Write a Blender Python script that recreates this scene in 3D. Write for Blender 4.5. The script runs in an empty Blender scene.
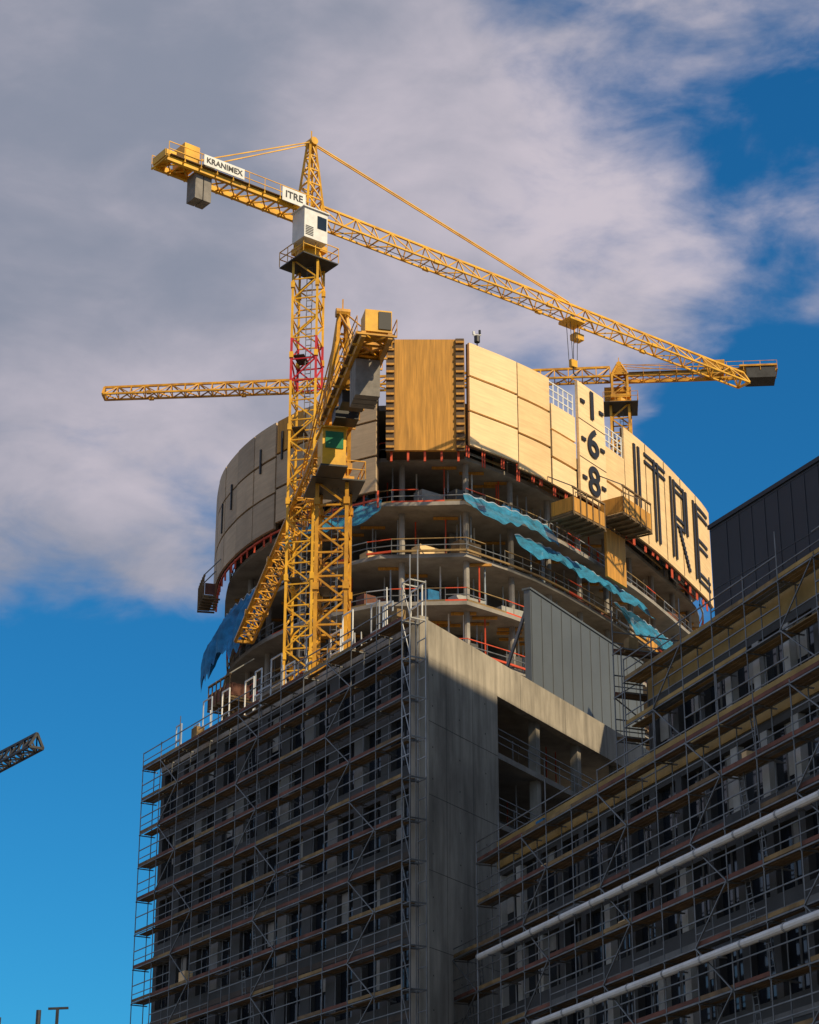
import bpy, math, random
from mathutils import Vector, Matrix
random.seed(7)
V = Vector
scene = bpy.context.scene
Z = V((0, 0, 1))

# ------------------------------------------------------------------ materials
MATS = {}
def mat(name, col, rough=0.7, metal=0.0, nscale=1.5, namt=0.25, bump=0.0, stretch=(1, 1, 1), alpha=None, grime=None):
    m = bpy.data.materials.new(name); m.use_nodes = True
    nt = m.node_tree; N = nt.nodes; L = nt.links
    b = N['Principled BSDF']
    b.inputs['Roughness'].default_value = rough
    b.inputs['Metallic'].default_value = metal
    tc = N.new('ShaderNodeTexCoord'); mp = N.new('ShaderNodeMapping')
    mp.inputs['Scale'].default_value = stretch
    L.new(tc.outputs['Object'], mp.inputs['Vector'])
    n = N.new('ShaderNodeTexNoise'); n.inputs['Scale'].default_value = nscale
    n.inputs['Detail'].default_value = 6; n.inputs['Roughness'].default_value = 0.65
    L.new(mp.outputs['Vector'], n.inputs['Vector'])
    r = N.new('ShaderNodeValToRGB')
    lo = [max(0, c * (1 - namt)) for c in col]; hi = [min(1, c * (1 + namt)) for c in col]
    if grime: lo = grime
    r.color_ramp.elements[0].position = 0.32; r.color_ramp.elements[1].position = 0.68
    r.color_ramp.elements[0].color = (*lo, 1); r.color_ramp.elements[1].color = (*hi, 1)
    L.new(n.outputs['Fac'], r.inputs['Fac']); L.new(r.outputs['Color'], b.inputs['Base Color'])
    if bump:
        bp = N.new('ShaderNodeBump'); bp.inputs['Strength'].default_value = bump; bp.inputs['Distance'].default_value = 0.05
        L.new(n.outputs['Fac'], bp.inputs['Height']); L.new(bp.outputs['Normal'], b.inputs['Normal'])
    if alpha is not None:
        b.inputs['Alpha'].default_value = alpha
    MATS[name] = m
    return m

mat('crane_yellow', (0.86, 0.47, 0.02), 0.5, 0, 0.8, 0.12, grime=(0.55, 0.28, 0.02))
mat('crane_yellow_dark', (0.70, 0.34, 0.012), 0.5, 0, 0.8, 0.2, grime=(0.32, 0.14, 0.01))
mat('crane_red', (0.55, 0.02, 0.03), 0.5)
mat('white_paint', (0.75, 0.75, 0.73), 0.5, 0, 1.5, 0.12)
mat('black_paint', (0.015, 0.015, 0.018), 0.5)
mat('steel_cable', (0.05, 0.05, 0.05), 0.5, 0.5)
mat('counterweight_concrete', (0.24, 0.22, 0.2), 0.9)
mat('counterweight_dark', (0.06, 0.06, 0.06), 0.9)
mat('glass_dark', (0.015, 0.02, 0.028), 0.08, 0, 0.4, 0.5)
mat('glass_green', (0.05, 0.22, 0.12), 0.1)
mat('raw_concrete', (0.42, 0.38, 0.32), 0.9, 0, 0.35, 0.2, 0.4, (1, 1, 0.5), grime=(0.26, 0.235, 0.20))
mat('slab_concrete', (0.30, 0.275, 0.245), 0.9, 0, 0.6, 0.3, 0.2)
mat('dark_concrete', (0.08, 0.08, 0.08), 0.9, 0, 0.6, 0.3)
mat('facade_panel', (0.065, 0.066, 0.068), 0.7, 0, 0.3, 0.35)
mat('facade_brown', (0.09, 0.066, 0.05), 0.7, 0, 0.5, 0.35)
mat('light_panel', (0.45, 0.45, 0.43), 0.7, 0, 0.7, 0.2)
mat('mid_panel', (0.20, 0.20, 0.195), 0.7, 0, 0.7, 0.25)
mat('blind', (0.36, 0.36, 0.34), 0.8, 0, 0.9, 0.25)
mat('ochre_board', (0.38, 0.25, 0.08), 0.8, 0, 0.5, 0.3)
mat('plank', (0.17, 0.11, 0.055), 0.85, 0, 1.2, 0.4)
mat('plank_light', (0.26, 0.17, 0.07), 0.85, 0, 1.2, 0.4)
mat('toe_board', (0.15, 0.055, 0.035), 0.8, 0, 0.7, 0.5)
mat('galvanised', (0.19, 0.195, 0.20), 0.5, 0.5, 1.0, 0.35)
mat('galv_bright', (0.40, 0.41, 0.42), 0.45, 0.4, 1.0, 0.25)
mat('prop_blue', (0.42, 0.48, 0.55), 0.5, 0.2)
mat('prop_red', (0.6, 0.07, 0.02), 0.6)
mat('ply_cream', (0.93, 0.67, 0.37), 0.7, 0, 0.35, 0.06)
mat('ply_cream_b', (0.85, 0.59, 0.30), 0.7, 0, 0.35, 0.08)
mat('ply_cream_shaded', (0.52, 0.38, 0.24), 0.7, 0, 0.35, 0.15)  # cream panels darkened in colour to imitate shade on the tower's left side
mat('ply_cream_b_shaded', (0.42, 0.31, 0.20), 0.7, 0, 0.35, 0.15)
mat('ply_brown', (0.58, 0.28, 0.045), 0.7, 0, 1.0, 0.2, 0, (3, 3, 0.25))
mat('ply_rib', (0.10, 0.06, 0.03), 0.7)
mat('dark_clad', (0.016, 0.024, 0.038), 0.6, 0, 0.2, 0.25)
mat('dark_clad_seam', (0.03, 0.04, 0.055), 0.55, 0, 0.2, 0.2)
mat('grey_clad', (0.12, 0.14, 0.155), 0.5, 0.2, 0.2, 0.12)
mat('net_teal', (0.012, 0.20, 0.36), 0.8, 0, 1.5, 0.5, alpha=0.7)
mat('net_blue', (0.015, 0.18, 0.40), 0.8, 0, 1.0, 0.5, alpha=0.9)
mat('ground_dirt', (0.11, 0.10, 0.085), 0.95, 0, 0.05, 0.3)

def wood_lines(m, sc, lo=.55, hi=1.25):   # streaks along boards
    nt = m.node_tree; N = nt.nodes; L = nt.links; b = N['Principled BSDF']
    src = b.inputs['Base Color'].links[0].from_socket
    tc = N.new('ShaderNodeTexCoord'); w = N.new('ShaderNodeTexNoise'); mp = N.new('ShaderNodeMapping')
    mp.inputs['Scale'].default_value = sc; w.inputs['Scale'].default_value = 2.0; w.inputs['Detail'].default_value = 4
    L.new(tc.outputs['Object'], mp.inputs[0]); L.new(mp.outputs[0], w.inputs['Vector'])
    mx = N.new('ShaderNodeMix'); mx.data_type = 'RGBA'; mx.blend_type = 'MULTIPLY'; mx.inputs['Factor'].default_value = 0.5
    rr = N.new('ShaderNodeMapRange'); rr.inputs[1].default_value = 0.3; rr.inputs[2].default_value = 0.7; rr.inputs[3].default_value = lo; rr.inputs[4].default_value = hi
    L.new(w.outputs['Fac'], rr.inputs[0]); L.new(src, mx.inputs[6]); L.new(rr.outputs[0], mx.inputs[7])
    L.new(mx.outputs[2], b.inputs['Base Color'])
wood_lines(MATS['ply_brown'], (6, 6, 0.3))
for q in ('ply_cream', 'ply_cream_b', 'ply_cream_shaded', 'ply_cream_b_shaded'): wood_lines(MATS[q], (0.2, 0.2, 3), .75, 1.15)
wood_lines(MATS['raw_concrete'], (1.2, 1.2, 0.15), .35, 1.25)

# ------------------------------------------------------------------ mesh accumulator
class M:
    def __init__(s): s.v = []; s.f = []; s.mi = []; s.names = []
    def m(s, n):
        if n not in s.names: s.names.append(n)
        return s.names.index(n)
    def hexa(s, p, mt):   # 8 pts: bottom 0-3, top 4-7
        k = len(s.v); s.v += [tuple(q) for q in p]; i = s.m(mt)
        for f in ((3, 2, 1, 0), (4, 5, 6, 7), (0, 1, 5, 4), (1, 2, 6, 5), (2, 3, 7, 6), (3, 0, 4, 7)):
            s.f.append(tuple(k + q for q in f)); s.mi.append(i)
    def beam(s, a, b, r, mt, r2=None):
        a = V(a); b = V(b); d = b - a
        if d.length < 1e-5: return
        d.normalize()
        x = d.cross(Z)
        if x.length < 1e-3: x = V((1, 0, 0))
        x.normalize(); y = d.cross(x)
        r2 = r if r2 is None else r2
        o = [(-r, -r2), (r, -r2), (r, r2), (-r, r2)]
        s.hexa([a + x * p + y * q for p, q in o] + [b + x * p + y * q for p, q in o], mt)
    def tube(s, a, b, r, mt, n=6):
        a = V(a); b = V(b); d = (b - a)
        if d.length < 1e-5: return
        d.normalize(); x = d.cross(Z)
        if x.length < 1e-3: x = V((1, 0, 0))
        x.normalize(); y = d.cross(x); k = len(s.v); i = s.m(mt)
        for e in (a, b):
            for j in range(n):
                t = 2 * math.pi * j / n
                s.v.append(tuple(e + x * r * math.cos(t) + y * r * math.sin(t)))
        for j in range(n):
            j2 = (j + 1) % n
            s.f.append((k + j, k + j2, k + n + j2, k + n + j)); s.mi.append(i)
        s.f.append(tuple(k + j for j in range(n))[::-1]); s.mi.append(i)
        s.f.append(tuple(k + n + j for j in range(n))); s.mi.append(i)
    def box(s, o, ax, ay, x0, x1, y0, y1, z0, z1, mt):
        o = V((o[0], o[1], 0)); ax = V((ax[0], ax[1], 0)); ay = V((ay[0], ay[1], 0))
        c = [(x0, y0), (x1, y0), (x1, y1), (x0, y1)]
        s.hexa([o + ax * p + ay * q + Z * z0 for p, q in c] + [o + ax * p + ay * q + Z * z1 for p, q in c], mt)
    def prism(s, poly, z0, z1, mt, mtop=None):
        k = len(s.v); n = len(poly); i = s.m(mt)
        s.v += [(p[0], p[1], z0) for p in poly] + [(p[0], p[1], z1) for p in poly]
        for j in range(n):
            j2 = (j + 1) % n
            s.f.append((k + j, k + j2, k + n + j2, k + n + j)); s.mi.append(i)
        s.f.append(tuple(k + j for j in range(n))[::-1]); s.mi.append(i)
        s.f.append(tuple(k + n + j for j in range(n))); s.mi.append(s.m(mtop) if mtop else i)
    def quad(s, p, mt):
        k = len(s.v); s.v += [tuple(q) for q in p]; s.f.append(tuple(range(k, k + len(p)))); s.mi.append(s.m(mt))
    def done(s, name, parent=None):
        me = bpy.data.meshes.new(name); me.from_pydata(s.v, [], s.f)
        for n in s.names: me.materials.append(MATS[n])
        me.polygons.foreach_set('material_index', s.mi); me.update()
        ob = bpy.data.objects.new(name, me); scene.collection.objects.link(ob)
        if parent:
            ob.parent = parent; ob.matrix_parent_inverse = Matrix.Translation(-parent.location)
        return ob

def empty(name, loc):
    e = bpy.data.objects.new(name, None); e.location = loc; scene.collection.objects.link(e); return e

def text(body, size, loc, right, normal, mt, parent, name, ext=0.02, off=0.0, sx=1.0):
    c = bpy.data.curves.new(name, 'FONT'); c.body = body; c.size = size; c.extrude = ext; c.offset = off
    c.align_x = 'CENTER'; c.align_y = 'CENTER'; c.materials.append(MATS[mt])
    ob = bpy.data.objects.new(name, c); scene.collection.objects.link(ob)
    r = V(right).normalized(); n = V(normal).normalized(); u = n.cross(r)
    mm = Matrix((r * sx, u, n)).transposed().to_4x4(); mm.translation = V(loc)
    ob.matrix_world = mm
    if parent:
        ob.parent = parent; ob.matrix_parent_inverse = Matrix.Translation(-parent.location)
    return ob

class Fr:   # facade frame: origin, along-direction, outward normal
    def __init__(s, o, u, n):
        s.o = V((*o, 0)); s.u = V((*u, 0)).normalized(); s.n = V((*n, 0)).normalized()
    def p(s, a, d, z): return s.o + s.u * a + s.n * d + Z * z
    def box(s, m, a0, a1, d0, d1, z0, z1, mt): m.box(s.o, s.u, s.n, a0, a1, d0, d1, z0, z1, mt)

# ------------------------------------------------------------------ scaffold
def scaffold(name, fr, a0, a1, z1, off=0.35, dep=0.75, bay=2.57, lift=2.0, top_extra=1, z0=0.0, toe='toe_board', deck='plank', brace=3, density=1.0, parent=None, rail='galvanised'):
    m = M(); nb = max(1, round((a1 - a0) / bay)); bay = (a1 - a0) / nb
    nl = int((z1 - z0) / lift); di, do = off, off + dep; r = 0.03
    for i in range(nb + 1):
        a = a0 + i * bay
        h = z0 + nl * lift + random.choice((0.15, 1.05, 1.05, 1.1, 2.0)) * top_extra
        m.tube(fr.p(a, di, z0), fr.p(a, di, z0 + nl * lift + .1), r, rail, 5)
        m.tube(fr.p(a, do, z0), fr.p(a, do, h), r, rail, 5)
        for k in range(1, nl + 1):
            z = z0 + k * lift
            m.beam(fr.p(a, di - .25, z - .06), fr.p(a, do + .05, z - .06), .028, rail)
            if k > 2 and i % 4 == 1 and k % 2 == 0: m.beam(fr.p(a, -.1, z - .1), fr.p(a, di, z - .1), .03, rail)
    for k in range(1, nl + 1):
        z = z0 + k * lift
        for i in range(nb):
            s0 = a0 + i * bay; s1 = s0 + bay
            m.beam(fr.p(s0, do, z), fr.p(s1, do, z), .028, rail)
            m.beam(fr.p(s0, di, z), fr.p(s1, di, z), .024, rail)
            if random.random() < density:
                w = (do - di) / 3
                for q in range(3):
                    if random.random() < .06: continue
                    e = random.uniform(-.02, .02)
                    m.box(fr.o, fr.u, fr.n, s0 + .02, s1 - .02, di + q * w + .02, di + (q + 1) * w - .02, z + .01 + e * .3, z + .06 + e * .3, deck if random.random() < .8 else 'galvanised')
                if random.random() < .92:
                    e = random.uniform(-.01, .03)
                    m.box(fr.o, fr.u, fr.n, s0 + .03, s1 - .03, do - .045, do - .01, z + .06 + e, z + .22 + e, random.choice((toe, toe, toe, 'plank', 'plank_light')))
            if random.random() < .93: m.beam(fr.p(s0, do, z + 1.0), fr.p(s1, do, z + 1.0), .024, rail)
            if random.random() < .8: m.beam(fr.p(s0, do, z + .5), fr.p(s1, do, z + .5), .02, rail)
            if brace and i % brace == (k // 8) % brace:
                p, q = (s0, s1) if k % 2 else (s1, s0)
                m.beam(fr.p(p, do + .05, z - lift), fr.p(q, do + .05, z), .024, rail)
            if i == nb // 2 and k < nl:     # ladder
                aa = s0 + .5 + (k % 2) * 1.1
                for dx in (0, .35):
                    m.beam(fr.p(aa + dx, di + .2, z), fr.p(aa + dx + .35, di + .2, z + lift), .02, rail)
                for t in range(7):
                    f = t / 7
                    m.beam(fr.p(aa + .35 * f, di + .2, z + lift * f), fr.p(aa + .35 + .35 * f, di + .2, z + lift * f), .014, rail)
            if random.random() < .05:       # stacked stuff on the deck
                x = random.uniform(s0 + .3, s1 - 1.2)
                m.box(fr.o, fr.u, fr.n, x, x + random.uniform(.3, .9), di + .1, do - .15, z + .07, z + random.uniform(.3, .9), random.choice(('blind', 'plank_light', 'net_blue', 'ply_cream_b')))
    return m.done(name, parent)

# ------------------------------------------------------------------ facade with storeys
def facade(m, fr, a0, a1, z0, z1, fh, ww, wall, slab, light, light_p, blind_p=.2, pier=.35):
    n = int(round((z1 - z0) / fh)); fh = (z1 - z0) / n
    nw = int(round((a1 - a0) / ww)); ww = (a1 - a0) / nw
    fr.box(m, a0, a1, -.6, -.34, z0, z1, 'glass_dark')
    for k in range(n):
        z = z0 + k * fh
        fr.box(m, a0, a1, -.34, .0, z, z + .3, slab)
        fr.box(m, a0, a1, -.34, -.03, z + .3, z + .85, wall)
        fr.box(m, a0, a1, -.34, -.03, z + fh - .35, z + fh, wall)
        for i in range(nw + 1):
            a = a0 + i * ww
            fr.box(m, max(a0, a - pier / 2), min(a1, a + pier / 2), -.34, -.02, z + .85, z + fh - .35, wall if random.random() > light_p else light)
            if i < nw:
                m.beam(fr.p(a + ww / 2, -.31, z + .85), fr.p(a + ww / 2, -.31, z + fh - .35), .035, 'mid_panel' if light_p > .2 else 'facade_panel')
                rr = random.random()
                if rr < blind_p:
                    h = random.uniform(.3, 1.0) * (fh - 1.2)
                    w0 = a + pier / 2 + .05; w1 = a + ww / 2 - .04
                    if random.random() < .5: w0, w1 = a + ww / 2 + .04, a + ww - pier / 2 - .05
                    fr.box(m, w0, w1, -.335, -.31, z + fh - .36 - h, z + fh - .36, 'blind')

# ================================================================== left concrete building
A = (0.5, 100.0); uL = (-.513, .858); nL = (-.858, -.513); uR = (.509, .861); nR = (.861, -.509)
FL = Fr(A, uL, nL); FR = Fr(A, uR, nR)
ROOF = 38.5; LL = 30.2
b1 = empty('concrete_office_building', (0, 112, 0))
m = M()
WT = 8.0
FR.box(m, 0, WT, -.5, 0, 0, ROOF - 1.95, 'raw_concrete')
FR.box(m, 0, 31, -.5, 0.003, ROOF - 1.95, ROOF, 'raw_concrete')
FL.box(m, 0.003, 0.6, -.5, 0.004, 0, ROOF - .004, 'raw_concrete')
FL.box(m, .6, LL, -.35, .03, ROOF - .6, ROOF, 'raw_concrete')
for i in range(1, 11):        # formwork joints and tie holes
    z = i * 3.7
    if z < ROOF - 2.5: FR.box(m, 0.02, WT, 0.0, .006, z - .012, z + .012, 'dark_concrete')
    for a in (1.2, 3.9, 6.6):
        for dz in (.8, 2.4):
            if z + dz - 3.7 < ROOF - 2.2: FR.box(m, a, a + .07, 0, .007, z + dz - 3.7, z + dz - 3.63, 'black_paint')
for a in (2.6, 5.3): FR.box(m, a, a + .018, 0, .005, 0, ROOF - 1.96, 'dark_concrete')
for a in (5.3, 10.6, 15.9, 21.2, 26.5): FR.box(m, a, a + .02, .003, .009, ROOF - 1.94, ROOF - .01, 'dark_concrete')
m.done('concrete_walls', b1)
m = M()
LE = FL.p(LL - .3, -.7, 0)
poly = [(A[0] + .3, A[1] + 1.2), (LE.x, LE.y), (-5, 137), (9, 131), (3.2, 118), (3.3, 106.2)]
m.prism(poly, 0, ROOF - .3, 'dark_concrete', 'slab_concrete')
rp = [FR.p(0.6, -.5, 0), FR.p(31, -.5, 0), (6, 138, 0), (-5, 137, 0), FL.p(LL, -.5, 0), FL.p(1, -.36, 0)]
m.prism([(p[0], p[1]) for p in rp], ROOF - .296, ROOF - .06, 'slab_concrete')
m.done('core_and_roof', b1)
m = M()
for k in range(10):
    z = k * 3.7
    FR.box(m, WT + .002, 31, -6, -.15, z, z + .3, 'slab_concrete')
    for a in (13, 18, 23, 28):
        FR.box(m, a, a + .45, -.8, -.35, z + .3, z + 3.7, 'raw_concrete')
    for a in [WT + .3 + 1.8 * j for j in range(12)]:
        m.tube(FR.p(a, -.25, z + .3), FR.p(a, -.25, z + 1.4), .025, 'galvanised', 5)
    for h in (.6, 1.0, 1.35):
        m.beam(FR.p(WT + .1, -.25, z + .3 + h), FR.p(30, -.25, z + .3 + h), .02, 'galvanised')
    for j in range(9):
        a = random.uniform(9, 22); d = -random.uniform(1, 4.5)
        m.tube(FR.p(a, d, z + .3), FR.p(a, d, z + 3.7), .04, 'prop_red' if j % 4 == 0 else 'galv_bright', 5)
    if k > 5:
        for j in range(3):
            a = random.uniform(9, 16); FR.box(m, a, a + random.uniform(.6, 1.8), -2.6, -1.6, z + .3, z + random.uniform(.7, 1.5), random.choice(('plank', 'ply_cream_b', 'blind')))
m.done('open_bay_floors', b1)
m = M()
facade(m, FL, .6, LL, 0, ROOF - .6, 3.79, 2.6, 'facade_panel', 'facade_brown', 'mid_panel', .12, .25, 1.0)
m.done('street_facade', b1)
scaffold('scaffolding', FL, -.2, LL + .3, ROOF + .6, toe='toe_board', brace=4)

# corner ladder-frame hoist/stair tower
m = M()
for z in range(0, 20):
    zz = z * 2.0; mt = 'galv_bright' if z > 14 else 'galvanised'
    for a in (-.9, -.15):
        for d in (.2, 1.1):
            m.tube(FL.p(a, d, zz), FL.p(a, d, zz + 2), .035, mt, 5)
        m.beam(FL.p(a, .2, zz + 1.9), FL.p(a, 1.1, zz + 1.9), .03, mt)
    for d in (.2, 1.1):
        for h in (1., 1.9): m.beam(FL.p(-.9, d, zz + h), FL.p(-.15, d, zz + h), .022, mt)
    m.beam(FL.p(-.9, 1.1, zz), FL.p(-.15, 1.1, zz + 1.9), .018, mt)
m.tube(FL.p(-.15, .2, 40), FL.p(-.15, .2, 41.9), .035, 'galv_bright', 5); m.tube(FL.p(-.9, 1.1, 40), FL.p(-.9, 1.1, 41.2), .035, 'galv_bright', 5)
m.done('scaffold_stair_tower')

# roof edge guard frames
m = M()
for i in range(14):
    a = .6 + i * 2.1 + random.uniform(0, .4); w = random.uniform(.7, 1.3); h = random.uniform(1.3, 2.8); d = -random.uniform(.1, .8)
    mt = random.choice(('white_paint', 'prop_blue', 'galv_bright'))
    for q in (0, w): m.tube(FL.p(a + q, d, ROOF - .1), FL.p(a + q, d, ROOF + h), .045, mt, 6)
    for q in (1., h - .03): m.beam(FL.p(a, d, ROOF + q), FL.p(a + w, d, ROOF + q), .035, mt)
for i in range(10):
    a = random.uniform(2, 28); h = random.uniform(1.5, 3.4)
    m.tube(FL.p(a, -1, ROOF - .1), FL.p(a + .1, -1, ROOF + h), .04, random.choice(('white_paint', 'galv_bright')), 6)
for i in range(5):
    a = random.uniform(3, 26); FL.box(m, a, a + random.uniform(.6, 1.6), -1.8, -.9, ROOF - .05, ROOF + random.uniform(.5, 1.3), random.choice(('plank_light', 'ply_cream_b', 'blind', 'net_blue')))
m.done('roof_guard_frames')

# grey clad roof screen
b2 = empty('plant_room_screen', (10, 120, ROOF))
m = M()
FR.box(m, 15.9, 31, -2.4, -2, ROOF - .05, 45.5, 'grey_clad')
for j in range(12):
    a = 16 + j * 1.27
    FR.box(m, a, a + .04, -2.0, -1.98, ROOF, 45.4, 'facade_panel')
FR.box(m, 15.85, 31.1, -2.5, -1.94, 45.5, 45.62, 'grey_clad')
for j in range(6):
    a = 16.5 + j * 2.8
    m.beam(FR.p(a, -2.4, 45), FR.p(a, -5, ROOF), .08, 'galvanised')
m.done('cladding', b2)

# ================================================================== right building
uB = (-.363, .932); nB = (-.932, -.363)
P0 = V((14.94, 72.75, 0)) - V((*uB, 0)) * 20
FB = Fr((P0.x, P0.y), uB, nB)
UP = 20 + 15.95; LOW = 20 + 29.6
b3 = empty('terraced_office_building', (20, 80, 0))
m = M()
zl = 27.1; zu = 31.2
facade(m, FB, 0, LOW, 0, zl - 1.3, 3.69, 2.3, 'facade_panel', 'mid_panel', 'light_panel', .35, .4, .5)
FB.box(m, 0, LOW, -.5, .04, zl - 1.3, zl, 'ochre_board')
FB.box(m, 0, LOW, -12, -.6, 0, zl - .5, 'dark_concrete')
m.done('lower_storeys', b3)
m = M()
FU = Fr((FB.p(0, -1.2, 0).x, FB.p(0, -1.2, 0).y), uB, nB)
facade(m, FU, 0, UP, zl - .2, zu - 1.0, 2.9, 2.3, 'facade_panel', 'slab_concrete', 'light_panel', .35, .5, .5)
FU.box(m, 0, UP, -.5, .04, zu - 1.0, zu + .2, 'ochre_board')
FU.box(m, 0, UP - .004, -11, -.6, zl - .496, zu - .1, 'dark_concrete')
FU.box(m, UP - .002, UP + .15, -10, .0, zl - .2, zu + .1, 'facade_panel')
m.done('top_storey', b3)
scaffold('scaffolding', FB, 0, LOW, zl + .3, toe='toe_board', deck='plank', brace=3)
scaffold('scaffolding', FB, LOW + .05, LOW + 3.0, 23, off=.35, brace=1)
scaffold('scaffolding', FU, 0, UP + .3, zu + 1.6, off=.25, z0=zl - .1, lift=2.0, toe='ochre_board', deck='plank_light', brace=4)
FE = Fr((FU.p(UP + .2, 0, 0).x, FU.p(UP + .2, 0, 0).y), (-nB[0], -nB[1]), uB)
scaffold('scaffolding', FE, -1, 5, zu + 2, off=.3, z0=zl - .5, brace=1)
m = M()
for z, e_ in ((21.45, 2), (17.45, 9), (13.45, 4)):      # ducts run along the scaffold's outer face
    a = 1.0
    while a < LOW - e_:
        m.tube(FB.p(a, 1.30, z), FB.p(a + 2.95, 1.30, z), .15, 'white_paint', 10)
        m.tube(FB.p(a + 2.93, 1.30, z), FB.p(a + 3.02, 1.30, z), .18, 'galv_bright', 10)
        m.beam(FB.p(a + 1.5, 1.1, z - .2), FB.p(a + 1.5, 1.5, z - .2), .03, 'galvanised')
        a += 3.0
m.done('facade_pipes', b3)

# ================================================================== dark clad building
uD = (-.437, .9); nD = (-.9, -.437)
D1 = V((17.3, 114.5, 0)); D0 = D1 - V((*uD, 0)) * 42
FD = Fr((D0.x, D0.y), uD, nD)
b4 = empty('dark_clad_building', (30, 100, 0))
m = M()
FD.box(m, 0, 42, -14, 0, 0, 49.1, 'dark_clad')
for j in range(33): FD.box(m, .3 + j * 1.25, .34 + j * 1.25, 0, .03, 0, 49.0, 'dark_clad_seam')
for z in (49.0 - 3.6 * q for q in range(13)): FD.box(m, 0, 42, 0, .02, z - .05, z, 'dark_clad_seam')
FD.box(m, -.1, 42.1, -14.1, .1, 49.1, 49.35, 'dark_clad')
m.done('cladding', b4)

# ================================================================== unseen block added outside the view to shade the concrete wall
EL = math.radians(44); saz = V((.72, -.69)).normalized()
TD = 46.0; base_s = V((A[0], A[1])) + saz * TD
HT = 36.4 + TD * math.tan(EL)
FT = Fr((base_s.x, base_s.y), uR, (-nR[0], -nR[1]))
b7 = empty('unseen_shade_block', (base_s.x, base_s.y, 0))
m = M()
FT.box(m, -16, 42, -14, -.6, 0, HT, 'facade_panel')
facade(m, FT, -16, 42, 0, HT - 1, 3.6, 2.9, 'mid_panel', 'light_panel', 'mid_panel', .5, .3, .6)
FT.box(m, -16, 42, -.61, .0, HT - 1, HT, 'light_panel')
m.done('storeys', b7)

# ================================================================== round tower
def cr(pts, n=10):
    out = []; P = [pts[0]] + list(pts) + [pts[-1]]
    for i in range(1, len(P) - 2):
        p0, p1, p2, p3 = [V(q) for q in P[i - 1:i + 3]]
        for k in range(n):
            t = k / n
            out.append(.5 * ((2 * p1) + (-p0 + p2) * t + (2 * p0 - 5 * p1 + 4 * p2 - p3) * t * t + (-p0 + 3 * p1 - 3 * p2 + p3) * t ** 3))
    out.append(V(pts[-1])); return out
class Curve:
    def __init__(s, pts, sign):
        s.q = cr(pts); s.sg = sign; s.c = [0]
        for i in range(1, len(s.q)): s.c.append(s.c[-1] + (s.q[i] - s.q[i - 1]).length)
        s.L = s.c[-1]
    def pos(s, a):
        a = max(0, min(s.L - 1e-4, a)); i = 0
        while s.c[i + 1] < a: i += 1
        return s.q[i].lerp(s.q[i + 1], (a - s.c[i]) / (s.c[i + 1] - s.c[i]))
    def at(s, a, d=0, z=0):
        p = s.pos(a); t = (s.pos(a + .3) - s.pos(a - .3)).normalized()
        n = V((t.y, -t.x)) * s.sg
        return V((p.x + n.x * d, p.y + n.y * d, z))
    def tan(s, a):
        t = (s.pos(a + .3) - s.pos(a - .3)).normalized(); return V((t.x, t.y, 0))
    def nor(s, a):
        t = s.tan(a); return V((t.y, -t.x, 0)) * s.sg
    def panel(s, m, a0, a1, d0, d1, z0, z1, mt, step=1.3):
        n = max(1, math.ceil((a1 - a0) / step)); w = (a1 - a0) / n
        for i in range(n):
            x0 = a0 + i * w; x1 = x0 + w
            c = [(x0, d0), (x1, d0), (x1, d1), (x0, d1)]
            m.hexa([s.at(a, d, z0) for a, d in c] + [s.at(a, d, z1) for a, d in c], mt)
RC = Curve([(4, 140), (10.2, 145.8), (17.7, 156.4), (23, 166.3), (26.1, 173.6), (26.8, 181)], 1)
LC = Curve([(-1.7, 140), (-6.8, 143.3), (-11, 148), (-14, 154), (-15.3, 160), (-16, 168)], -1)
back = [(24, 188), (17, 194), (5, 197), (-8, 192), (-14, 181)]
plan = [(q.x, q.y) for q in RC.q[::3]] + back + [(q.x, q.y) for q in LC.q[::-3]]
def inset(poly, d):
    cx, cy = 4.5, 168; out = []
    for x, y in poly:
        l = math.hypot(x - cx, y - cy); out.append((cx + (x - cx) * (l - d) / l, cy + (y - cy) * (l - d) / l))
    return out
b5 = empty('round_tower_building', (5, 168, 0))
m = M()
m.prism(inset(plan, 7), 0, 73, 'dark_concrete')
levels = [62.2 - 3.8 * i for i in range(16)]
for i, z in enumerate(levels):
    m.prism(inset(plan, 1.2 if i % 2 else .7), z - .28, z, 'slab_concrete')
m.prism(inset(plan, 1.4), 65.7, 66.0, 'slab_concrete')
m.prism(inset(plan, .9), 69.6, 70.0, 'slab_concrete')
m.done('floor_slabs', b5)
m = M(); mp = M(); mr = M()
ip = inset(plan, 2.2); ie = inset(plan, 1.0)
def walk(poly, step):
    out = []; acc = 0
    for i in range(len(poly)):
        a = V(poly[i]); b = V(poly[(i + 1) % len(poly)]); L = (b - a).length; t = acc
        while t < L: out.append(a.lerp(b, t / L)); t += step
        acc = t - L
    return out
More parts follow.
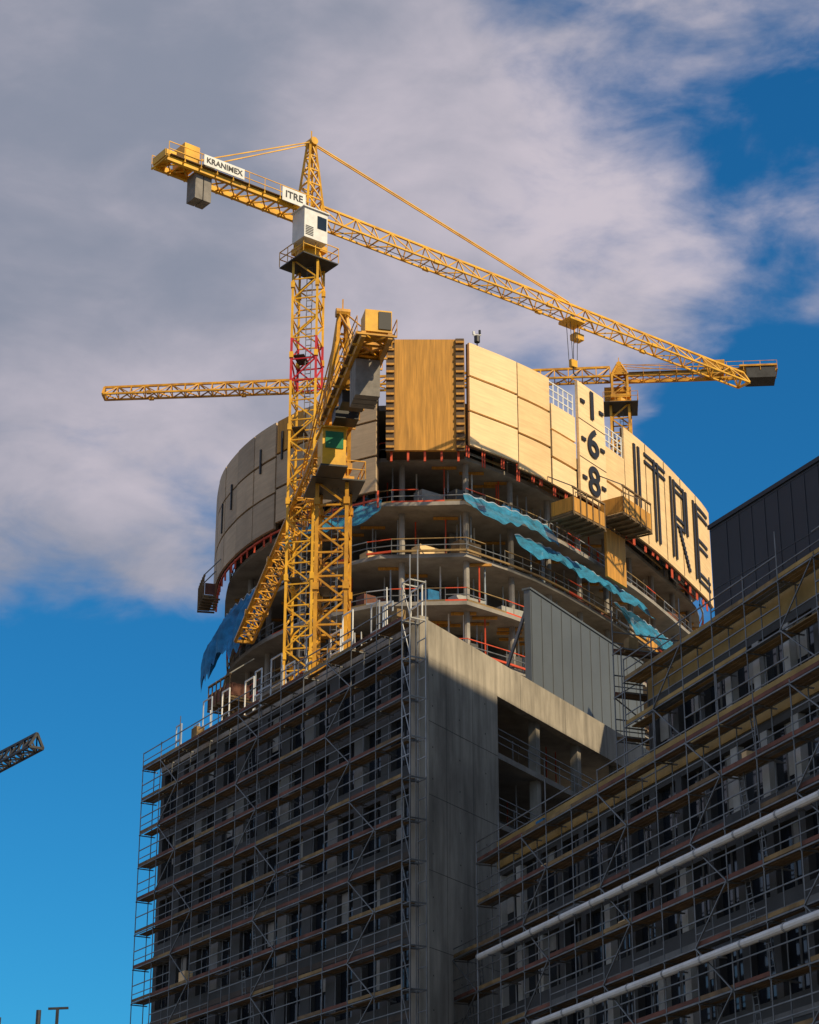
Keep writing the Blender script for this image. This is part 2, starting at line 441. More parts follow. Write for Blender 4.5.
for z in levels[:7] + [66.0]:
    zt = z + 3.52 if z < 66 else 69.6
    for q in walk(ip, 4.6):
        m.tube((q.x, q.y, z), (q.x, q.y, zt), .22, 'slab_concrete', 8)
    for q in walk(inset(plan, 3.6), 1.1):
        x = q.x + random.uniform(-1.4, 1.4); y = q.y + random.uniform(-1.4, 1.4)
        mp.tube((x, y, z), (x, y, zt), .06, random.choice(('prop_blue', 'prop_blue', 'white_paint', 'prop_red', 'galv_bright')), 5)
        if random.random() < .3: mp.beam((x - .9, y, zt - .12), (x + .9, y, zt - .12), .09, 'ply_brown')
    w = walk(ie, 1.9)
    for j, q in enumerate(w):
        mr.tube((q.x, q.y, z), (q.x, q.y, z + 1.15), .028, 'galvanised', 5)
        q2 = w[(j + 1) % len(w)]
        seg = random.choice(('prop_red', 'plank', 'galv_bright', 'plank_light'))
        for h in (.15, .6, 1.1):
            if random.random() < .9: mr.beam((q.x, q.y, z + h), (q2.x, q2.y, z + h), .03 if h > .2 else .07, seg if h != .6 else 'galvanised')
    for q in walk(inset(plan, 2.6), 4.3):
        if random.random() < .75:
            s_ = random.uniform(.4, 1.5); mr.box((q.x, q.y), (.8, .6), (-.6, .8), -s_, s_, -.5, .5, z, z + random.uniform(.3, 1.6), random.choice(('plank', 'ply_cream_b', 'blind', 'ply_brown', 'net_blue', 'dark_concrete', 'toe_board')))
    for q in walk(inset(plan, 6.4), 3.1):
        if random.random() < .5: mr.box((q.x, q.y), (.8, .6), (-.6, .8), -1.2, 1.2, -.1, .1, z, z + random.uniform(1.5, 3.4), random.choice(('facade_panel', 'mid_panel', 'plank', 'dark_concrete')))
m.done('columns', b5); mp.done('shoring_props', b5); mr.done('edge_railings_and_materials', b5)

# protection screen panels round the crown
m = M()
ZB, ZT = 66.3, 74.5
def rows(C, a0, a1, z0, z1, n=3, mats=('ply_cream', 'ply_cream', 'ply_cream_b'), pw=3.3):
    k = max(1, round((a1 - a0) / pw)); w = (a1 - a0) / k; h = (z1 - z0) / n
    C.panel(m, a0 + .05, a1 - .05, -.05, .12, z0 + .08, z1 - .08, 'ply_rib')
    for i in range(k):
        for j in range(n):
            C.panel(m, a0 + i * w + .05, a0 + (i + 1) * w - .05, .12, .28 + random.uniform(0, .05), z0 + j * h + .13, z0 + (j + 1) * h - .05, random.choice(mats))
rows(RC, .15, 5.0, ZB - .2, ZT, pw=4.8)
rows(RC, 5.0, 8.7, ZB - .6, ZT, pw=3.6)
rows(RC, 8.8, 12.1, ZB - .6, 72.5, pw=3.3)
rows(RC, 16.2, 19.6, ZB - .6, 71.8, 2, pw=3.3)
rows(RC, 19.7, 39.5, ZB - .6, ZT + .2, 1, pw=40)
rows(LC, .6, 10.2, 62.6, 71.0, pw=3.2, mats=('ply_cream_shaded', 'ply_cream_shaded', 'ply_cream_b_shaded', 'ply_brown'))
rows(LC, 10.3, 28.6, 62.2, 71.0, pw=3.1, mats=('ply_cream_shaded', 'ply_cream_shaded', 'ply_cream_b_shaded'))
for a in (23.5, 27.4, 31.3, 35.2): RC.panel(m, a, a + .05, .3, .325, ZB - .4, ZT + .1, 'ply_rib')
m.box((0, 0), (1, 0), (0, 1), -1.7, 4.0, 139.7, 140.0, 65.7, 74.6, 'ply_brown')
m.box((0, 0), (1, 0), (0, 1), -1.65, 3.95, 140.0, 141.6, 65.8, 74.5, 'ply_rib')
for x0 in (-1.7, 3.35):
    m.box((0, 0), (1, 0), (0, 1), x0, x0 + .62, 139.55, 139.7, 65.6, 74.6, 'ply_rib')
    for i in range(15):
        z = 65.8 + i * .6
        m.box((0, 0), (1, 0), (0, 1), x0 + .02, x0 + .6, 139.45, 139.56, z, z + .16, 'ply_brown')
m.done('protection_screens', b5)
# number sign 1 6 8
m = M()
RC.panel(m, 12.2, 16.1, .3, .55, 66.0, 75.6, 'ply_cream', 5)
for zc in (69.25, 72.45): RC.panel(m, 12.2, 16.1, .55, .57, zc - .03, zc + .03, 'ply_rib', 5)
m.done('number_sign', b5)
ac = 14.15; tn = RC.tan(ac); nn = RC.nor(ac)
for i, ch in enumerate('168'):
    zc = 74.05 - i * 3.2
    text(ch, 3.3, RC.at(ac, .62, zc), tn, nn, 'black_paint', b5, 'sign_digit', ext=.03, off=.05, sx=1.1)
    mm_ = M()
    for sx in (-1.7, 1.1):
        p = RC.at(ac, .6, zc)
        mm_.beam(p + tn * sx, p + tn * (sx + .6), .06, 'black_paint', .13)
    mm_.done('sign_dash', b5)
# big letters
m = M()
def st(C, a0, a1, z0, z1, d=.42): C.panel(m, a0, a1, .3, d, z0, z1, 'black_paint')
LZ0, LZ1 = 66.7, 73.8; T = .32; G = .74
def vs(a): st(RC, a, a + T, LZ0, LZ1); st(RC, a + G, a + G + T, LZ0, LZ1)
def hs(a0, a1, z): st(RC, a0, a1, z, z + T * .75, .40); st(RC, a0, a1, z + G * .9, z + G * .9 + T * .75, .40)
vs(21.2)
vs(24.9); hs(23.2, 27.5, LZ1 - G - .2)
vs(28.6); hs(29.7, 31.6, LZ1 - G - .2); hs(29.7, 31.6, 69.8); st(RC, 31.6, 31.95, 69.8, LZ1); st(RC, 32.3, 32.65, 69.8, LZ1)
for k in range(10):
    st(RC, 30.3 + k * .22, 30.85 + k * .22, 69.8 - (k + 1) * .31, 69.8 - k * .31)
vs(34.2); hs(35.3, 38.2, LZ1 - G - .2); hs(35.3, 37.8, 69.8); hs(35.3, 38.2, LZ0)
for a, z0, z1 in ((8.6, 67.6, 69.9), (9.4, 67.6, 69.9), (12.2, 67.4, 69.4), (17.5, 66.5, 68.6), (20, 65.5, 68)): st(LC, a, a + .16, z0, z1)
m.done('lettering', b5)
# red brackets below the screens + screen rails
m = M()
for i in range(26):
    a = .4 + i * 1.5 + random.uniform(-.35, .35); zt = ZB - .3; l = random.uniform(.4, 1.2)
    for q in (0, .22): m.beam(RC.at(a + q, .05, zt - l), RC.at(a + q, .05, zt + .2), .05, 'prop_red', .05)
for i in range(22):
    a = .8 + i * 1.25 + random.uniform(-.3, .3)
    m.beam(LC.at(a, .0, 61.5), LC.at(a, .0, 62.8), .07, 'prop_red')
LC.panel(m, .6, 28.4, -.04, .08, 62.05, 62.18, 'prop_red')
for i in range(5):
    m.beam((-1.3 + i * 1.2, 139.9, 64.9), (-1.3 + i * 1.2, 139.9, 65.8), .08, 'prop_red')
for a0, a1, z in ((8.8, 12.1, 72.5), (16.2, 19.6, 71.8)):
    n = 5
    for k in range(n + 1):
        a = a0 + (a1 - a0) * k / n; m.beam(RC.at(a, .1, z - .3), RC.at(a, .1, z + 1.9), .05, 'white_paint')
    for h in (.6, 1.2, 1.8): RC.panel(m, a0, a1, .08, .14, z + h, z + h + .08, 'white_paint')
m.done('brackets_and_rails', b5)
# hanging platforms
def platform(C, a, w, zc, h, d=2.0, wood='ply_brown'):
    m = M(); a0 = a - w / 2; a1 = a + w / 2; z0 = zc - h / 2; z1 = zc + h / 2
    C.panel(m, a0, a1, .7, .7 + d, z0, z0 + .15, 'plank', 5)
    C.panel(m, a0, a1, .7 + d - .06, .7 + d, z0 + .2, z0 + h * .62, wood, 5)
    C.panel(m, a0, a1, .7 + d - .1, .7 + d + .05, z1 - .12, z1, 'plank', 5)
    C.panel(m, a0, a0 + .07, .7, .7 + d - .1, z0 + .2, z0 + h * .62, wood, 5)
    C.panel(m, a1 - .07, a1, .7, .7 + d - .1, z0 + .2, z0 + h * .62, wood, 5)
    n = 5
    for k in range(n + 1):
        x = a0 + .05 + (w - .1) * k / n
        m.beam(C.at(x, .7 + d, z0 - .1), C.at(x, .7 + d, z1), .045, 'plank')
        m.beam(C.at(x, .3, z0 - .12), C.at(x, .75 + d, z0 - .12), .06, 'plank')
    m.beam(C.at(a0 + .2, .3, z1 + 1.5), C.at(a0 + .2, .7 + d, z1), .04, 'galvanised'); m.beam(C.at(a1 - .2, .3, z1 + 1.5), C.at(a1 - .2, .7 + d, z1), .04, 'galvanised')
    m.done('hanging_platform', b5)
platform(RC, 10.0, 4.0, 63.6, 2.1); platform(RC, 16.9, 4.4, 66.0, 2.4)
platform(LC, 21.5, 3, 61.0, 1.8, .9, 'toe_board'); platform(LC, 14, 3.4, 50.4, 1.8, 1.6, 'toe_board')
m = M(); RC.panel(m, 15.8, 18.8, .3, .5, 60.6, 64.6, 'ply_brown', 5); m.done('plywood_screen', b5)

# debris nets
def net(C, a0, a1, z0, z1, dmin, dmax, mt, parent, n=70, rows_=6, amp=.35):
    m = M(); P = []
    rnd = random.Random(int(a0 * 10 + z0))
    ph = [rnd.uniform(0, 6) for _ in range(4)]
    for i in range(n + 1):
        a = a0 + (a1 - a0) * i / n; row = []
        for j in range(rows_ + 1):
            t = j / rows_; sag = math.sin(math.pi * t)
            d = dmax + (dmin - dmax) * t + amp * math.sin(a * 1.9 + ph[0] + t * 2) * sag
            z = z0 + (z1 - z0) * t + (1 - t) * amp * (.8 * math.sin(a * 1.1 + ph[1]) + .4 * math.sin(a * 4.1 + ph[2])) + amp * .25 * math.sin(a * 5.3 + 4 * t)
            row.append(C.at(a, d, z))
        P.append(row)
    for i in range(n):
        for j in range(rows_): m.quad([P[i][j], P[i + 1][j], P[i + 1][j + 1], P[i][j + 1]], mt)
    for i in range(n): m.beam(P[i][rows_], P[i + 1][rows_], .03, 'prop_blue')
    ob = m.done('debris_net', parent); return ob
net(RC, .2, 9, 61.0, 62.7, -.5, .6, 'net_teal', b5, amp=.25)
net(RC, 5, 22, 58.9, 60.8, -.3, 1.3, 'net_teal', b5, amp=.3)
net(RC, 18, 38, 56.9, 59.4, -.3, 1.3, 'net_teal', b5)
net(LC, .5, 9, 60.3, 62.2, -.3, .8, 'net_teal', b5)
net(LC, 12.5, 25, 54.2, 58.6, -.2, 1.0, 'net_blue', b5, amp=.6)

# rooftop beacon mast
m = M()
m.tube((5.0, 141.5, 70), (5.0, 141.5, 76.0), .05, 'black_paint'); m.tube((5.0, 141.5, 75.3), (5.0, 141.5, 75.8), .22, 'black_paint', 8)
m.beam((4.7, 141.5, 75.9), (5.3, 141.5, 75.9), .05, 'white_paint'); m.tube((4.75, 141.5, 75.95), (4.75, 141.5, 76.2), .1, 'white_paint'); m.tube((5.2, 141.5, 75.95), (5.2, 141.5, 76.3), .09, 'black_paint')
m.done('rooftop_beacon', b5)

# ================================================================== tower cranes
def seg_lattice(m, c0, c1, cols, mt, rb, panel):
    L = (c1[0] - c0[0]).length; n = max(1, round(L / panel))
    for k in range(n):
        t0 = k / n; t1 = (k + 1) / n
        for (i, j) in cols:
            a0 = c0[i].lerp(c1[i], t0); a1 = c0[i].lerp(c1[i], t1); b0 = c0[j].lerp(c1[j], t0); b1_ = c0[j].lerp(c1[j], t1)
            if k % 2: m.beam(a0, b1_, rb, mt)
            else: m.beam(b0, a1, rb, mt)
            m.beam(a0, b0, rb * .9, mt)

def crane(base, zb, zj, head, jl, cl, w=1.9, ah=6.0, col='crane_yellow', red=None, rc=.085, rb=.045, jw=1.2, jh=1.3, apex_back=0.0, pend=(.35, .72), mast_head=None, plat=.95, pr=.035):
    h = math.radians(head); j = V((math.sin(h), math.cos(h), 0)); s = V((math.cos(h), -math.sin(h), 0))
    B = V((base[0], base[1], 0)); e = empty('tower_crane', (base[0], base[1], zb))
    mh = math.radians(mast_head if mast_head is not None else head); mj = V((math.sin(mh), math.cos(mh), 0)); ms = V((math.cos(mh), -math.sin(mh), 0))
    m = M(); zt = zj - 3.4
    cn = [B + mj * (w / 2 * a) + ms * (w / 2 * b) for a, b in ((-1, -1), (1, -1), (1, 1), (-1, 1))]
    def mastseg(z0, z1, mt):
        c0 = [c + Z * z0 for c in cn]; c1 = [c + Z * z1 for c in cn]
        for p, q in zip(c0, c1): m.beam(p, q, rc, mt)
        seg_lattice(m, c0, c1, [(0, 1), (1, 2), (2, 3), (3, 0)], mt, rb, w * .85)
    if red:
        mastseg(zb, red[0], col); mastseg(red[0], red[1], 'crane_red'); mastseg(red[1], zt, col)
    else: mastseg(zb, zt, col)
    for p in [c for c in cn]:
        zz = zb + 5
        while zz < zt - 1:
            m.beam(p + Z * (zz - .2), p + Z * (zz + .2), rc * 1.7, col); zz += 5
    m.beam(B + Z * zb + ms * .25, B + Z * zt + ms * .25, .025, 'galvanised'); m.beam(B + Z * zb - ms * .1, B + Z * zt - ms * .1, .025, 'galvanised')
    z = zb
    while z < zt: m.beam(B + Z * z + ms * .25, B + Z * z - ms * .1, .018, 'galvanised'); z += .4
    z = zb + 5
    while z < zt - 3:     # rest platforms inside the mast
        m.box(B, mj, ms, -w * .45, w * .45, -w * .45, 0, z, z + .05, 'steel_cable'); z += 5
    m.done('mast', e)
    m = M()
    def bx(x0, x1, y0, y1, z0, z1, mt): m.box(B, j, s, x0, x1, y0, y1, z0, z1, mt)
    bx(-w * .58, w * .58, -w * .58, w * .58, zt, zt + .35, col)
    m.tube(B + Z * (zt + .35), B + Z * (zt + .8), w * .52, col, 16)
    bx(-w * .52, w * .52, -w * .52, w * .52, zt + .8, zt + 1.2, col)
    k = w * plat
    bx(-k, k, -k, k, zt - .12, zt - .04, 'steel_cable')
    rp_ = [(-k, -k), (k, -k), (k, k), (-k, k)]
    for i in range(4):
        p = rp_[i]; q = rp_[(i + 1) % 4]
        P_ = B + j * p[0] + s * p[1]; Q_ = B + j * q[0] + s * q[1]
        for hh in (.55, 1.05): m.beam(P_ + Z * (zt + hh), Q_ + Z * (zt + hh), .025, col)
        for t in (0, .33, .66): m.beam(P_.lerp(Q_, t) + Z * zt, P_.lerp(Q_, t) + Z * (zt + 1.05), .025, col)
    tw = w * .42
    c4 = [B + j * (tw * a) + s * (tw * b) for a, b in ((-1, -1), (1, -1), (1, 1), (-1, 1))]
    c0 = [c + Z * (zt + 1.2) for c in c4]; c1 = [c + Z * (zj + .2) for c in c4]
    for p, q in zip(c0, c1): m.beam(p, q, rc, col)
    seg_lattice(m, c0, c1, [(0, 1), (1, 2), (2, 3), (3, 0)], col, rb, 1.2)
    ap = B + Z * (zj + ah) - j * apex_back
    c2 = [ap + j * (.18 * a) + s * (.18 * b) for a, b in ((-1, -1), (1, -1), (1, 1), (-1, 1))]
    for p, q in zip(c1, c2): m.beam(p, q, rc * .9, col)
    n = 5
    for q in range(n):
        for (i, jj) in ((0, 1), (1, 2), (2, 3), (3, 0)):
            m.beam(c1[i].lerp(c2[i], q / n), c1[jj].lerp(c2[jj], (q + 1) / n), rb, col); m.beam(c1[i].lerp(c2[i], q / n), c1[jj].lerp(c2[jj], q / n), rb, col)
    m.tube(ap - s * .4, ap + s * .4, .28, col, 10); m.beam(ap, ap + Z * .9, .04, col)
    m.done('slewing_unit_and_tower_head', e)
    m = M(); J0 = B + Z * zj + j * (w * .5); J1 = B + Z * zj + j * jl
    c0 = [J0 - s * jw / 2, J0 + s * jw / 2, J0 + Z * jh]; t1 = .8
    c1 = [J1 - s * jw / 2, J1 + s * jw / 2, J1 + Z * jh * t1]
    for p, q, r in zip(c0, c1, (rc * .8, rc * .8, rc * .95)): m.beam(p, q, r, col)
    seg_lattice(m, c0, c1, [(0, 2), (1, 2), (0, 1)], col, rb * .85, 1.45)
    for i in range(3): m.beam(c1[i], c1[(i + 1) % 3], rc, col)
    x = 10.
    while x < jl - 4:
        p = B + Z * zj + j * x
        for sg in (-1, 1): m.beam(p + s * sg * jw / 2 - j * .25, p + s * sg * jw / 2 + j * .25, rc * 1.5, col)
        x += 10
    m.beam(J0 - Z * .12, B + Z * (zj - .12) + j * jl * .62, .018, 'steel_cable')
    m.done('jib', e)
    m = M()
    e0 = B + Z * zj - j * (w * .4); e1 = B + Z * zj - j * cl; cw = w * .42
    for sg in (-1, 1):
        m.beam(e0 + s * sg * cw, e1 + s * sg * cw, .12, col, .17)
        for hh in (.5, 1.0): m.beam(e0 + s * sg * (cw + .35) + Z * hh, e1 + s * sg * (cw + .35) + Z * hh, .022, col)
        kk = 9
        for t in range(kk + 1):
            p = e0.lerp(e1, t / kk) + s * sg * (cw + .35); m.beam(p, p + Z * 1.0, .022, col)
            m.beam(e0.lerp(e1, t / kk), p, .05, col)
            if t < kk: m.beam(e0.lerp(e1, t / kk) - s * sg * cw, e0.lerp(e1, (t + 1) / kk) + s * sg * cw, .04, col)
    m.box(B, j, s, -cl + .2, -w * .5, -cw - .3, -cw + .05, zj + .2, zj + .24, 'plank')
    m.box(B, j, s, -cl + .2, -w * .5, cw - .05, cw + .3, zj + .2, zj + .24, 'plank')
    m.done('counter_jib', e)
    m = M()
    for f in pend:
        q = B + Z * (zj + jh * .95) + j * jl * f
        for sg in (-.08, .08): m.beam(ap + s * sg, q + s * sg, pr, col)
    for sg in (-1, 1): m.beam(ap + s * .2 * sg, e1 + s * sg * cw + j * 1.5 + Z * .2, pr, col)
    m.done('pendant_bars', e)
    return e, B, j, s, ap

def trolley(e, B, j, s, zj, x, drop, col):
    m = M(); p = B + j * x + Z * (zj - .25)
    m.box(B, j, s, x - .7, x + .7, -.65, .65, zj - .38, zj - .2, col)
    for a in (-.5, .5):
        for b in (-.6, .6): m.tube(B + j * (x + a) + s * (b - .06) + Z * (zj - .12), B + j * (x + a) + s * (b + .06) + Z * (zj - .12), .12, 'steel_cable', 10)
    for y_ in (-.75, -.25): m.beam(B + j * (x + .9) + s * y_ + Z * (zj - 1.3), B + j * (x + .9) + s * y_ + Z * (zj - .2), .04, col)
    m.box(B, j, s, x + .5, x + 1.3, -.8, -.2, zj - 1.2, zj - .75, col)
    for a in (-.35, .35):
        for b in (-.2, .2): m.beam(p + j * a + s * b, p + j * a * .6 + s * b - Z * drop, .016, 'steel_cable')
    q = p - Z * (drop + .3)
    m.box(V((q.x, q.y, 0)), j, s, -.28, .28, -.14, .14, q.z - .25, q.z + .3, col)
    m.tube(q - Z * .25, q - Z * .7, .05, 'steel_cable'); m.tube(q - Z * .7, q - Z * .85 + j * .2, .05, 'steel_cable'); m.tube(q - Z * .85 + j * .2, q - Z * .65 + j * .32, .05, 'steel_cable')
    m.done('trolley_and_hook', e)

# --- crane 1 (main)
ZJ = 73.6
e, B, j, s, ap = crane((-6.47, 121), ROOF - .1, ZJ, 52.6, 39.8, 11.3, w=1.6, ah=5.8, red=(61.6, 64.6), pend=(.56,), mast_head=12, rc=.075, rb=.042, plat=.85)
trolley(e, B, j, s, ZJ, 22.6, 3.0, 'crane_yellow')
m = M()
m.box(B, j, s, -1.5, .3, .25, 1.6, ZJ - 2.5, ZJ - .35, 'white_paint')
m.box(B, j, s, .3, .34, .4, 1.5, ZJ - 1.6, ZJ - .6, 'glass_dark'); m.box(B, j, s, -.5, .2, 1.6, 1.63, ZJ - 1.6, ZJ - .7, 'glass_dark')
m.box(B, j, s, -1.6, .4, .2, 1.7, ZJ - .35, ZJ - .27, 'white_paint')
for q in range(6): m.box(B, j, s, -1.4, -.8, 1.6, 1.62, ZJ - 2.3 + q * .12, ZJ - 2.25 + q * .12, 'steel_cable')
m.done('cab', e)
m = M()
for i in range(2): m.box(B, j, s, -9.0 + i * .62, -8.45 + i * .62, -.5, .5, ZJ - 1.9, ZJ - .1, 'counterweight_concrete')
m.done('counterweight', e)
m = M()
m.box(B, j, s, -10.0, -8.9, -.7, .7, ZJ + .25, ZJ + 1.6, 'crane_yellow'); m.tube(B + j * -8.0 - s * .5 + Z * (ZJ + .7), B + j * -8.0 + s * .5 + Z * (ZJ + .7), .38, 'steel_cable', 12)
m.box(B, j, s, -11.4, -10.6, -.75, .75, ZJ + .1, ZJ + .6, 'crane_yellow')
m.box(B, j, s, -8.8, -5.8, 1.05, 1.1, ZJ + .25, ZJ + 1.0, 'white_paint')
m.box(B, j, s, -2.9, -1.1, 1.05, 1.1, ZJ - .1, ZJ + .9, 'white_paint')
m.done('winch_and_signs', e)
text('KRANIMEX', .54, B + j * -7.3 + s * 1.115 + Z * (ZJ + .62), j, s, 'black_paint', e, 'sign_lettering', ext=.005, off=.012)
text('ITRE', .7, B + j * -2.0 + s * 1.115 + Z * (ZJ + .4), j, s, 'black_paint', e, 'sign_lettering', ext=.005, off=.012)

# --- crane 2 (end-on, close)
ZK = 53.0
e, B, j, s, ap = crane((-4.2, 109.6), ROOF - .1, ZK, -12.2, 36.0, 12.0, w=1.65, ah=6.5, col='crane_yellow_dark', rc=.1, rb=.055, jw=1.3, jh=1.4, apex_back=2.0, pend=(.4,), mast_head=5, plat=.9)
m = M()
m.box(B, j, s, -3.0, -1.4, -1.2, .1, ZK - 3.4, ZK - 1.2, 'crane_yellow'); m.box(B, j, s, -3.04, -3.0, -1.05, -.05, ZK - 2.4, ZK - 1.4, 'glass_green')
m.box(B, j, s, -2.8, -1.6, .1, .14, ZK - 2.4, ZK - 1.4, 'glass_green'); m.box(B, j, s, -3.1, -1.3, -1.3, .2, ZK - 1.2, ZK - 1.1, 'crane_yellow')
m.box(B, j, s, -3.1, -1.3, -1.3, .2, ZK - 3.5, ZK - 3.4, 'steel_cable')
m.done('cab', e)
m = M()
for i in range(3): m.box(B, j, s, -9.6 + i * .55, -9.12 + i * .55, -.65, .65, ZK - 2.3, ZK - .2, 'counterweight_concrete')
m.done('counterweight', e)
m = M()
m.box(B, j, s, -11.9, -10.7, -.6, .8, ZK + .25, ZK + 1.5, 'crane_yellow'); m.box(B, j, s, -11.95, -11.9, .1, .75, ZK + .4, ZK + 1.4, 'black_paint')
m.box(B, j, s, -9.8, -8.0, -.7, .7, ZK + .25, ZK + 1.3, 'crane_yellow_dark'); m.tube(B + j * -6.8 - s * .6 + Z * (ZK + .8), B + j * -6.8 + s * .6 + Z * (ZK + .8), .5, 'steel_cable', 12)
for x in (-3.2, -5.2): m.box(B, j, s, x - .6, x + .5, -.65, .65, ZK - .9, ZK - .2, 'steel_cable')
for sg in (-1, 1):
    m.beam(B + j * -4 + s * sg * .7 + Z * ZK, ap + s * sg * .2, .09, 'crane_yellow_dark')
m.done('winch_machinery', e)

# --- crane 3 (behind tower)
ZC = 103.0
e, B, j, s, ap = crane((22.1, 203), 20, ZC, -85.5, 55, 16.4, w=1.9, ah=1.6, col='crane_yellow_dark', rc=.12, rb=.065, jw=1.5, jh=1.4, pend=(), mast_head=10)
m = M()
m.box(B, j, s, -16.2, -13.2, -1.1, 1.1, ZC - .9, ZC + .3, 'counterweight_dark'); m.box(B, j, s, -11, -9, -.9, .9, ZC + .25, ZC + 1.4, 'crane_yellow_dark'); m.box(B, j, s, -16.4, -12.5, -1.2, 1.2, ZC + .4, ZC + .6, 'crane_yellow_dark')
m.box(B, j, s, -1.2, 1.6, .9, 2.4, ZC - 2.8, ZC - .5, 'crane_yellow_dark')
m.done('counterweight_and_cab', e)

# --- crane 4 (distant, left)
crane((-60, 234), 0, 61.8, 144.8, 41.5, 14, w=2.0, ah=6, col='steel_cable', rc=.12, rb=.08, jw=1.5, jh=1.8, pend=(.6,), mast_head=10)

# ================================================================== distant block bottom-left
b6 = empty('distant_apartment_block', (-50, 306, 0))
m = M()
m.box((-70, 300), (1, 0), (0, 1), 0, 40, 0, 14, 0, 51, 'facade_panel')
for k in range(14):
    for i in range(13): m.box((-70, 300), (1, 0), (0, 1), 1 + i * 3, 2.8 + i * 3, -.05, -.002, 1.5 + k * 3.5, 3.3 + k * 3.5, 'glass_dark')
for x, h in ((-51.5, 54.6), (-57, 53.6)):
    m.tube((x, 302, 51), (x, 302, h), .35, 'steel_cable', 8)
m.beam((-48.9, 302, 51), (-48.9, 302, 54.8), .2, 'steel_cable'); m.beam((-50.2, 302, 54.8), (-47.4, 302, 54.9), .15, 'steel_cable')
m.done('block_with_chimneys', b6)

# ground
m = M(); m.quad([(-3000, -3000, 0), (3000, -3000, 0), (3000, 3000, 0), (-3000, 3000, 0)], 'ground_dirt'); m.done('ground')

# ================================================================== sun + sky
S = V((saz.x * math.cos(EL), saz.y * math.cos(EL), math.sin(EL)))
sd = bpy.data.lights.new('sun', 'SUN'); sd.energy = 5.0; sd.angle = math.radians(.5); sd.color = (1, .80, .50)
so = bpy.data.objects.new('sun', sd); so.rotation_euler = S.to_track_quat('Z', 'Y').to_euler(); so.location = (60, -60, 80); scene.collection.objects.link(so)

w = bpy.data.worlds.new('World'); scene.world = w; w.use_nodes = True
nt = w.node_tree; N = nt.nodes; L = nt.links
bg = N['Background']; bg.inputs['Strength'].default_value = .11
sky = N.new('ShaderNodeTexSky'); sky.sky_type = 'NISHITA'; sky.sun_disc = False
sky.sun_elevation = EL; sky.sun_rotation = math.atan2(saz.x, saz.y)
def math_(op, a, b=None, clamp=False):
    n = N.new('ShaderNodeMath'); n.operation = op; n.use_clamp = clamp
    for i, x in enumerate((a, b)):
        if x is None: continue
        if isinstance(x, (int, float)): n.inputs[i].default_value = x
        else: L.new(x, n.inputs[i])
    return n.outputs[0]
def mix(f, a, b, mode='MIX'):
    n = N.new('ShaderNodeMix'); n.data_type = 'RGBA'; n.blend_type = mode
    for sck, x in ((n.inputs[0], f), (n.inputs[6], a), (n.inputs[7], b)):
        if isinstance(x, (int, float)): sck.default_value = x
        elif isinstance(x, tuple): sck.default_value = (*x, 1)
        else: L.new(x, sck)
    return n.outputs[2]
tc = N.new('ShaderNodeTexCoord'); D = tc.outputs['Generated']
def noise(scale, det, rough, stretch=(1, 1, 1), off=(0, 0, 0), dist=0.0):
    mp = N.new('ShaderNodeMapping'); mp.inputs['Scale'].default_value = stretch; mp.inputs['Location'].default_value = off
    mp.inputs['Rotation'].default_value = (0, math.radians(-18), 0)
    L.new(D, mp.inputs[0]); n = N.new('ShaderNodeTexNoise'); n.inputs['Scale'].default_value = scale
    n.inputs['Detail'].default_value = det; n.inputs['Roughness'].default_value = rough; n.inputs['Distortion'].default_value = dist
    L.new(mp.outputs[0], n.inputs['Vector']); return n.outputs['Fac']
def blob(d, r0, r1, amt):
    n = N.new('ShaderNodeVectorMath'); n.operation = 'DISTANCE'; L.new(D, n.inputs[0]); n.inputs[1].default_value = d
    mr_ = N.new('ShaderNodeMapRange'); mr_.interpolation_type = 'SMOOTHSTEP'
    mr_.inputs[1].default_value = r0; mr_.inputs[2].default_value = r1; mr_.inputs[3].default_value = amt; mr_.inputs[4].default_value = 0
    L.new(n.outputs['Value'], mr_.inputs[0]); return mr_.outputs[0]
big = noise(7, 9, .52, (1, 1, 1.7), (3, 1, 2), .35)
mid = noise(15, 7, .55, (1, 1, 2.2), (5, 2, 8), .4)
fine = noise(30, 6, .6, (1, 1, 2.0), (1, 4, 2), .2)
cov = math_('ADD', math_('ADD', big, math_('MULTIPLY', math_('SUBTRACT', mid, .5), .75)), math_('MULTIPLY', math_('SUBTRACT', fine, .5), .18))
cov = math_('ADD', cov, .16)
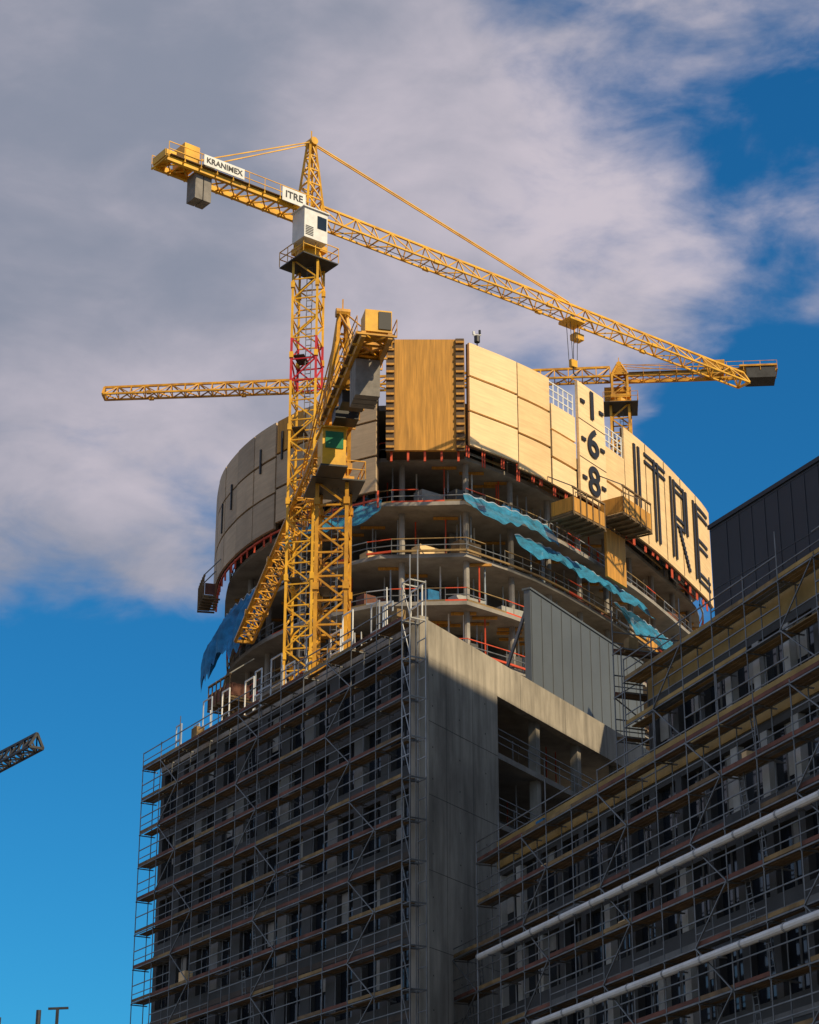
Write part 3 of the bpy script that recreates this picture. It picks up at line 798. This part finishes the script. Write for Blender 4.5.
for bl in (blob((-.1586, .9576, .2401), .05, .14, .9), blob((.0, .97, .21), .1, .19, .7), blob((.1709, .9027, .3991), .03, .10, .6),
           blob((.13, .825, .548), .02, .14, .17), blob((.19, .815, .548), .0, .07, .12)):
    cov = math_('SUBTRACT', cov, bl)
cov = math_('ADD', cov, blob((-.10, .84, .52), .06, .2, .42))
cov = math_('ADD', cov, blob((.10, .87, .485), .0, .07, .14))
mr1 = N.new('ShaderNodeMapRange'); mr1.interpolation_type = 'SMOOTHSTEP'; mr1.inputs[1].default_value = .36; mr1.inputs[2].default_value = .84
L.new(cov, mr1.inputs[0]); dens = mr1.outputs[0]
lit = math_('ADD', math_('MULTIPLY', noise(8, 7, .5, (1, 1, 1.6), (7, 2, 5), .3), .7), math_('MULTIPLY', mid, .3))
mr2 = N.new('ShaderNodeMapRange'); mr2.inputs[1].default_value = .30; mr2.inputs[2].default_value = .74; mr2.interpolation_type = 'SMOOTHSTEP'
L.new(math_('ADD', math_('SUBTRACT', lit, blob((-.17, .83, .53), .03, .2, .06)), blob((.10, .86, .49), .05, .18, .10)), mr2.inputs[0])
cc = mix(mr2.outputs[0], (2.3, 2.55, 3.3), (5.4, 4.9, 5.5))
hsv = N.new('ShaderNodeHueSaturation'); hsv.inputs['Saturation'].default_value = 1.2; hsv.inputs['Value'].default_value = 1.0
L.new(sky.outputs[0], hsv.inputs['Color'])
base = mix(1.0, hsv.outputs[0], (.16, .78, 1.05), 'MULTIPLY')
L.new(mix(dens, base, cc), bg.inputs['Color'])

# ================================================================== camera
cd = bpy.data.cameras.new('camera'); cam = bpy.data.objects.new('camera', cd); scene.collection.objects.link(cam)
cam.location = (0, 0, 1.6); cam.rotation_euler = (math.radians(90 + 23), 0, 0)
cd.sensor_fit = 'VERTICAL'; cd.sensor_height = 36; cd.lens = 2150 / 1024 * 36; cd.clip_end = 8000; cd.clip_start = .5
scene.camera = cam
scene.view_settings.view_transform = 'Standard'; scene.view_settings.look = 'None'; scene.view_settings.exposure = 0
